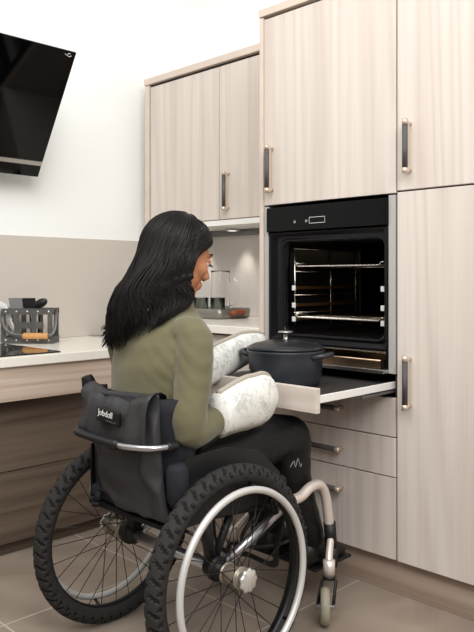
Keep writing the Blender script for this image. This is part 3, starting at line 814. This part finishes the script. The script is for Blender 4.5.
# body: one continuous surface
m = mb('skin'); m.use('lip'); m.use('skin')
torso(m, -.012)
arm(m, R_SH, R_EL, R_WR, -.008, 1); arm(m, L_SH, L_EL, L_WR, -.008, -1)
leg(m, HIPR, KNR, ANR, -.014); leg(m, HIPL, KNL, ANL, -.014)
def hand(m, wr, tip, side):
    t = (tip-wr).normalized(); s_ = t.cross(V((0, 0, 1))).normalized()*side; u_ = s_.cross(t)*side
    m.tube([wr-t*.01, wr+t*.03, wr+t*.07, wr+t*.085], [.024, .03, .034, .03], 12, flat=.55, up=u_)
    for i, (off, ln) in enumerate(((.026, .062), (.009, .07), (-.009, .066), (-.025, .052))):
        b0 = wr+t*.078+u_*off
        m.tube([b0, b0+t*ln*.5+s_*-.006, b0+t*ln-s_*.016], [.0085, .008, .006], 8)
    b0 = wr+t*.03+u_*.026
    m.tube([b0, b0+t*.03+u_*.010-s_*.01, b0+t*.058+u_*.010-s_*.018], [.011, .0095, .0075], 8)
hand(m, R_WR, R_HA, 1); hand(m, L_WR, L_HA, -1)
for a_ in (ANR, ANL): m.tube([a_+V((0, -.03, -.02)), a_+V((0, .04, -.04)), a_+V((0, .12, -.052))], [.03, .03, .02], 12)
m.tube(smooth_path([(PX, 1.37, .99), (PX, 1.39, 1.04), hp_(0, -.02, -.07), hp_(0, -.015, -.02)], 4), lerp_list([.062, .05, .05, .05], 13), 18)
def he(r, f, u, a, b_, c): m.ell(hp_(r, f, u), a, b_, c, HR, 22, 14)
he(0, -.012, .026, .071, .090, .077)
he(0, .03, .0, .062, .062, .085)
he(0, .038, -.045, .052, .05, .062)
he(0, .066, -.098, .024, .024, .018)
for s_ in (-1, 1):
    he(s_*.036, .058, -.025, .026, .026, .028)
    he(s_*.075, -.008, -.01, .007, .018, .03)
    he(s_*.012, .1, -.04, .010, .012, .009)
he(0, .084, .024, .044, .012, .011)
m.tube([hp_(0, .086, .016), hp_(0, .1, -.012), hp_(0, .114, -.034), hp_(0, .102, -.046)], [.008, .0095, .0115, .009], 12)
he(0, .091, -.064, .021, .013, .0068); he(0, .09, -.0755, .019, .0125, .0075)
he(0, .080, -.07, .028, .016, .022)
me = remesh(m, .004, 7, .5)
lipc = hp_(0, .095, -.0695)
for p in me.polygons:
    q = HR.transposed() @ (p.center-lipc)
    if abs(q.x) < .021 and abs(q.z) < .0125-.008*abs(q.x)/.021 and q.y > -.016: p.material_index = 1
me.materials.clear(); me.materials.append(M['skin']); me.materials.append(M['lip'])
link_mesh('body', me, pr)
# eyes, brows, lashes
for s_ in (-1, 1):
    m = mb('eye').ell(hp_(s_*.031, .079, .002), .0125, .0125, .0125, HR, 14, 10).use('dark').ell(hp_(s_*.031, .0885, -.001), .0055, .004, .0055, HR, 12, 8)
    m.build('eye', pr)
    m = mb('skin')
    m.ell(hp_(s_*.031, .0795, .006), .015, .0142, .0095, HR, 14, 10); m.build('eyelid', pr)
    arc = [hp_(s_*(.031+.015*q), .0795+.0155*math.cos(q*1.25), -.002-.001*q*s_*0) for q in (-1, -.6, -.2, .2, .6, 1)]
    m = mb('dark').tube(arc, [.001, .0016, .0019, .0021, .0022, .0016], 6)
    for q in range(9):
        t = -1+q/4
        b0 = hp_(s_*(.031+.015*t), .0795+.0155*math.cos(t*1.25), -.002); e0 = hp_(s_*(.031+.02*t), .0795+.0155*math.cos(t*1.25)+.010, -.005)
        m.tube([b0, e0], [.0009, .0003], 4)
    m.build('eyelashes', pr)
    arc = [hp_(s_*x, y, z) for x, y, z in ((.012, .096, .022), (.022, .095, .027), (.034, .09, .030), (.046, .08, .029), (.054, .069, .024))]
    mb('dark').tube(arc, [.002, .0034, .0034, .0028, .0012], 8).build('eyebrow', pr)
# sweater
m = mb('sweater'); torso(m, .006, 2)
arm(m, R_SH, R_EL, R_WR, .004, 1); arm(m, L_SH, L_EL, L_WR, .004, -1)
m.tube(smooth_path([(PX, 1.366, .97), (PX, 1.383, 1.02), (PX, 1.39, 1.045)], 3), lerp_list([.085, .06, .056], 7), 20)
me = remesh(m, .007, 8, .5)
for v in me.vertices:
    p = v.co
    # soft pull folds running from the armpit
    e_ = math.exp(-((p-V((PX+.15, 1.29, .87))).length/.1)**2)
    s_ = math.sin((p.z*1.0+p.x*.9)*150+2*noise.noise(p*9))
    n_ = noise.noise(V((p.x*11, p.y*11, p.z*16)))*.004
    v.co = p+v.normal*(s_*.0016*e_+n_)
link_mesh('sweater', me, pr)
# trousers
m = mb('trouser'); m.rings([ell_ring((PX, y, z), rx+.008, ry+.008, 28) for z, y, rx, ry in TORSO[:2]]+[ell_ring((PX, 1.335, .60), .152, .103, 28)])
leg(m, HIPR, KNR, ANR, .006); leg(m, HIPL, KNL, ANL, .006)
m.ell((PX, 1.60, .555), .085, .2, .05)
me = remesh(m, .009, 8, .5)
for v in me.vertices:
    p = v.co; v.co = p+v.normal*(noise.noise(V((p.x*16, p.y*7, p.z*20)))*.008)
tro = link_mesh('trousers', me, pr)
# little emblem at the knee
kx = KNR+V((.071, -.035, -.082))
mb('dull_white').tube(smooth_path([kx+V((.004, -.03, -.005)), kx+V((.005, -.012, .012)), kx+V((.005, -.006, -.008)), kx+V((.005, .008, .016)), kx+V((.004, .02, -.012)), kx+V((.002, .03, -.004))], 4), .0011, 6).build('emblem', tro)
# shoes
for a_ in (ANR, ANL):
    rr = []
    for y, w, h, z0 in ((-.062, .02, .03, .14), (-.055, .034, .075, .137), (-.02, .038, .085, .136), (.03, .04, .07, .136), (.08, .045, .05, .136), (.12, .044, .04, .136), (.15, .032, .03, .138), (.165, .014, .018, .142)):
        ring = []
        for k in range(16):
            an = 2*PI*k/16; ca, sa = math.cos(an), math.sin(an)
            ring.append(V((a_.x+math.copysign(abs(ca)**.7, ca)*w, a_.y+y, z0+h/2+math.copysign(abs(sa)**.8, sa)*h/2)))
        rr.append(ring)
    sh = mb('dark').rings(rr).build('shoe', pr)
# hair
def head_surf(th, ph, g=0):
    """th from crown, ph from the face direction towards her right"""
    rx, ry, rz = .092+g, .112+g, .107+g
    return hp_(rx*math.sin(th)*math.sin(ph), -.014+ry*math.sin(th)*math.cos(ph), .012+rz*math.cos(th))
def push_out(p, g):
    """keep a hair point outside the clothed torso and shoulders"""
    z = p.z
    if z < TORSO[-1][0]:
        for i in range(len(TORSO)-1):
            a, b_ = TORSO[i], TORSO[i+1]
            if a[0] <= z <= b_[0]:
                t = (z-a[0])/(b_[0]-a[0]); cy = a[1]+(b_[1]-a[1])*t; rx = a[2]+(b_[2]-a[2])*t+g; ry = a[3]+(b_[3]-a[3])*t+g
                dx, dy = (p.x-PX)/rx, (p.y-cy)/ry; l = math.hypot(dx, dy)
                if l < 1 and abs(dx) < .985: return V((p.x, min(p.y, cy-ry*math.sqrt(1-min(dx*dx, .97))), z))
    return p
def strand(ths, phs, phe, zend, g, seed, n1=9, n2=15):
    pts = []
    the = math.radians(100)
    for i in range(n1):
        t = i/(n1-1); th = ths+(the-ths)*t; ph = phs+(phe-phs)*t**.65
        pts.append(head_surf(th, ph, g))
    p0 = pts[-1]; vel = (pts[-1]-pts[-2]).normalized()
    L = max(.05, (p0.z-zend)); rx = random.Random(seed)
    cl = noise.noise(V((phe*2.3, .5, 1)))*.5
    ph0 = rx.uniform(-.35, .35)+cl*7; amp = rx.uniform(.010, .020)
    side = math.sin(phe)     # + her right
    for i in range(1, n2+1):
        t = i/n2
        p = p0+V((0, 0, -L*t))
        drift = V((-.022, -.055, 0))*t*(1-.3*side)
        if side < 0: drift += V((-.06*(-side)**.5, -.012, 0))*t**1.5
        else:
            dg = math.degrees(phe) % 360; k_ = min(1, max(0, (dg-98)/45)); k_ = k_*k_*(3-2*k_)
            drift = drift*.5*k_+V((-.012-.008*k_, -.035-.035*k_, 0))*min(1, t*1.5)*(.35+.65*k_)
        p += drift+vel*.012*math.sin(min(1, t*2)*PI)*0
        w = math.sin(t*7.5+ph0)*amp*t+math.sin(t*15+ph0*2)*amp*.3*t
        out = V((math.sin(phe), -.6, 0)).normalized()
        p += out*(.006*t)
        p = push_out(p, .02+g)
        pts.append(p)
    for _ in range(5):
        q = [v.copy() for v in pts]
        for i in range(n1-2, len(pts)-1): pts[i] = q[i]*.4+(q[i-1]+q[i+1])*.3
    for i in range(n1, len(pts)):
        t = (i-n1+1)/n2; f = min(1, t*1.5)
        w = math.sin(t*8.5+ph0)*amp*f
        pts[i] += V((.62, .55, 0))*w+V((-.5, -.5, .0))*abs(math.cos(t*8.5+ph0))*amp*.5*f
    return pts
def zend_for(phe, rx):
    # longest in the middle of the back, shorter at her right cheek
    d = math.degrees(phe) % 360      # 90 right, 180 back, 270 left
    base = .925+.085*min(1, max(0, (165-d)/65))+.015*max(0, (d-240)/40)
    return base+rx.uniform(-.035, .03)
m = mb('hair'); rx = random.Random(3)
def rnd_strand(g, r0):
    d = rx.uniform(86, 283)
    phe = math.radians(d)
    front = rx.random() < .42
    if front:
        right = d < 180
        d2 = rx.uniform(85, 122) if right else rx.uniform(240, 284)
        phe = math.radians(d2); ths = math.radians(rx.uniform(8, 52)); phs = math.radians(3 if right else 357)
    else:
        ths = math.radians(rx.uniform(4, 30)); phs = phe+(-.1 if d < 180 else .1)
        if rx.random() < .4: phs = phe; ths = math.radians(rx.uniform(30, 70))
    gg = g+rx.uniform(-.003, .005)
    p = strand(ths, phs, phe, zend_for(phe, rx), gg, rx.randint(0, 10**6))
    n = len(p); rs = [r0*(.75+.5*min(1, i/6))*(1 if i < n-6 else max(.12, (n-1-i)/6)) for i in range(n)]
    m.tube(p, rs, 5, flat=.5)
for _ in range(900): rnd_strand(.0, .0048)
for _ in range(650): rnd_strand(.004, .0022)
# under-layer so that no skin or jumper shows through the mass
for layer in range(2):
    for k in range(64):
        d = 90+191*k/63; phe = math.radians(d)
        p = strand(math.radians(3), phe, phe, zend_for(phe, random.Random(1))+.05+.03*layer, -.006-.008*layer, 5)
        n = len(p); m.tube(p, [.011 if i < n-4 else .011*(n-i)/5 for i in range(n)], 6, flat=.6)
        if d < 180 or True:
            ths = math.radians(4+50*((k*7) % 64)/63); right = k < 32
            phe = math.radians(88+33*k/31 if right else 240+42*(k-32)/31)
            p = strand(ths, math.radians(2 if right else 358), phe, zend_for(phe, random.Random(2))+.05, -.005-.004*layer, 6)
            m.tube(p, [.0085 if i < len(p)-4 else .0085*(len(p)-i)/5 for i in range(len(p))], 6, flat=.6)
# cap over the skull behind the hairline
rr = []
for i in range(14):
    ring = []
    for k in range(60):
        ph = 2*PI*k/60; dd = abs((math.degrees(ph)+180) % 360-180)
        tm = 50+42*min(1, max(0, (dd-55)/35))
        ring.append(head_surf(math.radians(1.5+(tm-1.5)*i/13), ph, -.0045))
    rr.append(ring)
m.rings(rr, cap=False)
m.build('hair', pr)

# ------------------------------------------------------------------ oven mitts
def mitt(name, axis_pts, up, hh, th, label, flip=1):
    """flat paddle: outline in the plane of axis and up, padded thickness"""
    P = [V(p) for p in axis_pts]; path = smooth_path(P, 10); n = len(path)
    U = V(up); rr = []; topl = []; botl = []
    for i, c in enumerate(path):
        t = i/(n-1)
        tg = (path[min(i+1, n-1)]-path[max(i-1, 0)]).normalized()
        u = (U-tg*U.dot(tg)).normalized(); w = tg.cross(u)
        # height along the length; round end
        tt = max(0, (t-.72)/.28); e = math.sqrt(max(.0004, 1-tt**2.4)) 
        h = lerp_list(hh, 101)[int(t*100)]*e; k_ = th*(.75+.25*math.sin(t*PI))*max(.12, e**.7)
        ring = []
        for j in range(20):
            a = 2*PI*j/20; ca, sa = math.cos(a), math.sin(a)
            q = c+u*(ca*h)+w*(math.copysign(abs(sa)**.75, sa)*k_)
            q += w*noise.noise(q*17)*.006*abs(sa)+u*noise.noise(q*11)*.004
            ring.append(q)
        rr.append(ring); topl.append(ring[0]+u*.001); botl.append(ring[10]-u*.001)
    loc = P[0].copy()
    o = thing(name, label, 'oven mitt', loc)
    mb('mitt').rings(rr).build('padded_glove', o)
    line = topl[1:]+[topl[-1]+(path[-1]-path[-2]).normalized()*.006]+botl[::-1][:-1]
    mb('piping').tube(line, .0085, 8, flat=1.0).build('piping', o)
    return o
mitt('oven_mitt', [(PX+.196, 1.375, .722), (PX+.176, 1.47, .732), (PX+.155, 1.57, .736), (PX+.138, 1.662, .744)], (0, .12, 1), [.058, .066, .074, .074, .064], .05, 'white botanical-print oven mitt with grey piping on her right hand, nearest the lap')
mitt('oven_mitt', [(PX-.168, 1.54, .758), (PX-.172, 1.67, .79), (PX-.195, 1.83, .832), (PX-.215, 2.015, .866)], (0, -.1, 1), [.055, .06, .06, .056, .046], .044, 'white botanical-print oven mitt on her left hand, behind the casserole')

# ------------------------------------------------------------------ light
sc = bpy.context.scene
w = bpy.data.worlds.new('World'); sc.world = w; w.use_nodes = True
nt = w.node_tree; bgn = nt.nodes['Background']
tcn = nt.nodes.new('ShaderNodeTexCoord'); sp = nt.nodes.new('ShaderNodeSeparateXYZ'); rp = nt.nodes.new('ShaderNodeValToRGB')
nt.links.new(tcn.outputs['Generated'], sp.inputs[0])
mr = nt.nodes.new('ShaderNodeMapRange'); mr.inputs[1].default_value = -1; mr.inputs[2].default_value = 1
nt.links.new(sp.outputs['Z'], mr.inputs[0]); nt.links.new(mr.outputs[0], rp.inputs['Fac'])
e = rp.color_ramp.elements; e[0].position = .45; e[0].color = (.10, .095, .09, 1); e[1].position = .85; e[1].color = (1, 1, 1, 1)
nt.links.new(rp.outputs['Color'], bgn.inputs['Color']); bgn.inputs['Strength'].default_value = .95
def area(name, loc, target, size, power, col=(1, 1, 1), sy=None):
    l = bpy.data.lights.new(name, 'AREA'); l.energy = power; l.color = col; l.size = size
    if sy: l.shape = 'RECTANGLE'; l.size_y = sy
    o = bpy.data.objects.new(name, l); C.objects.link(o); o.location = loc
    o.rotation_euler = (V(target)-V(loc)).to_track_quat('-Z', 'Y').to_euler(); return o
area('key_light', (.9, .3, 2.9), (-2.0, 2.2, 1.3), 1.8, 80, (1, .99, .975))  # unseen key area light, added for soft daylight from upper right
area('overhead_light', (-1.2, .2, 3.1), (-2.6, 1.8, 1.2), 1.6, 46, (1, .99, .97))  # area light added overhead
for x in (-2.66, -2.98):
    l = bpy.data.lights.new('downlight_spot', 'SPOT'); l.energy = 3.2; l.spot_size = math.radians(66); l.spot_blend = .8; l.color = (1, .93, .85); l.shadow_soft_size = .02
    o = bpy.data.objects.new('downlight_spot', l); C.objects.link(o); o.location = (x, 2.685, 1.34); o.rotation_euler = (math.radians(4), 0, 0)
l = bpy.data.lights.new('cavity_light', 'POINT'); l.energy = .35; l.color = (1, .8, .55); l.shadow_soft_size = .02  # warm point light inside the cavity; no bulb is modelled
o = bpy.data.objects.new('cavity_light', l); C.objects.link(o); o.location = (-1.5, 2.45, 1.22)

# ------------------------------------------------------------------ camera
cam = bpy.data.cameras.new('Camera'); co = bpy.data.objects.new('Camera', cam); C.objects.link(co)
co.location = (0, 0, 1.1)
yaw = math.atan2(713, 717)      # right-axis components from the two vanishing points
co.rotation_euler = (PI/2, 0, yaw)
cam.sensor_fit = 'VERTICAL'; cam.sensor_height = 24; cam.lens = 715/632*24
cam.shift_y = (279-316)/632
cam.clip_start = .05
sc.camera = co
sc.view_settings.view_transform = 'Standard'; sc.view_settings.look = 'None'; sc.view_settings.exposure = 0
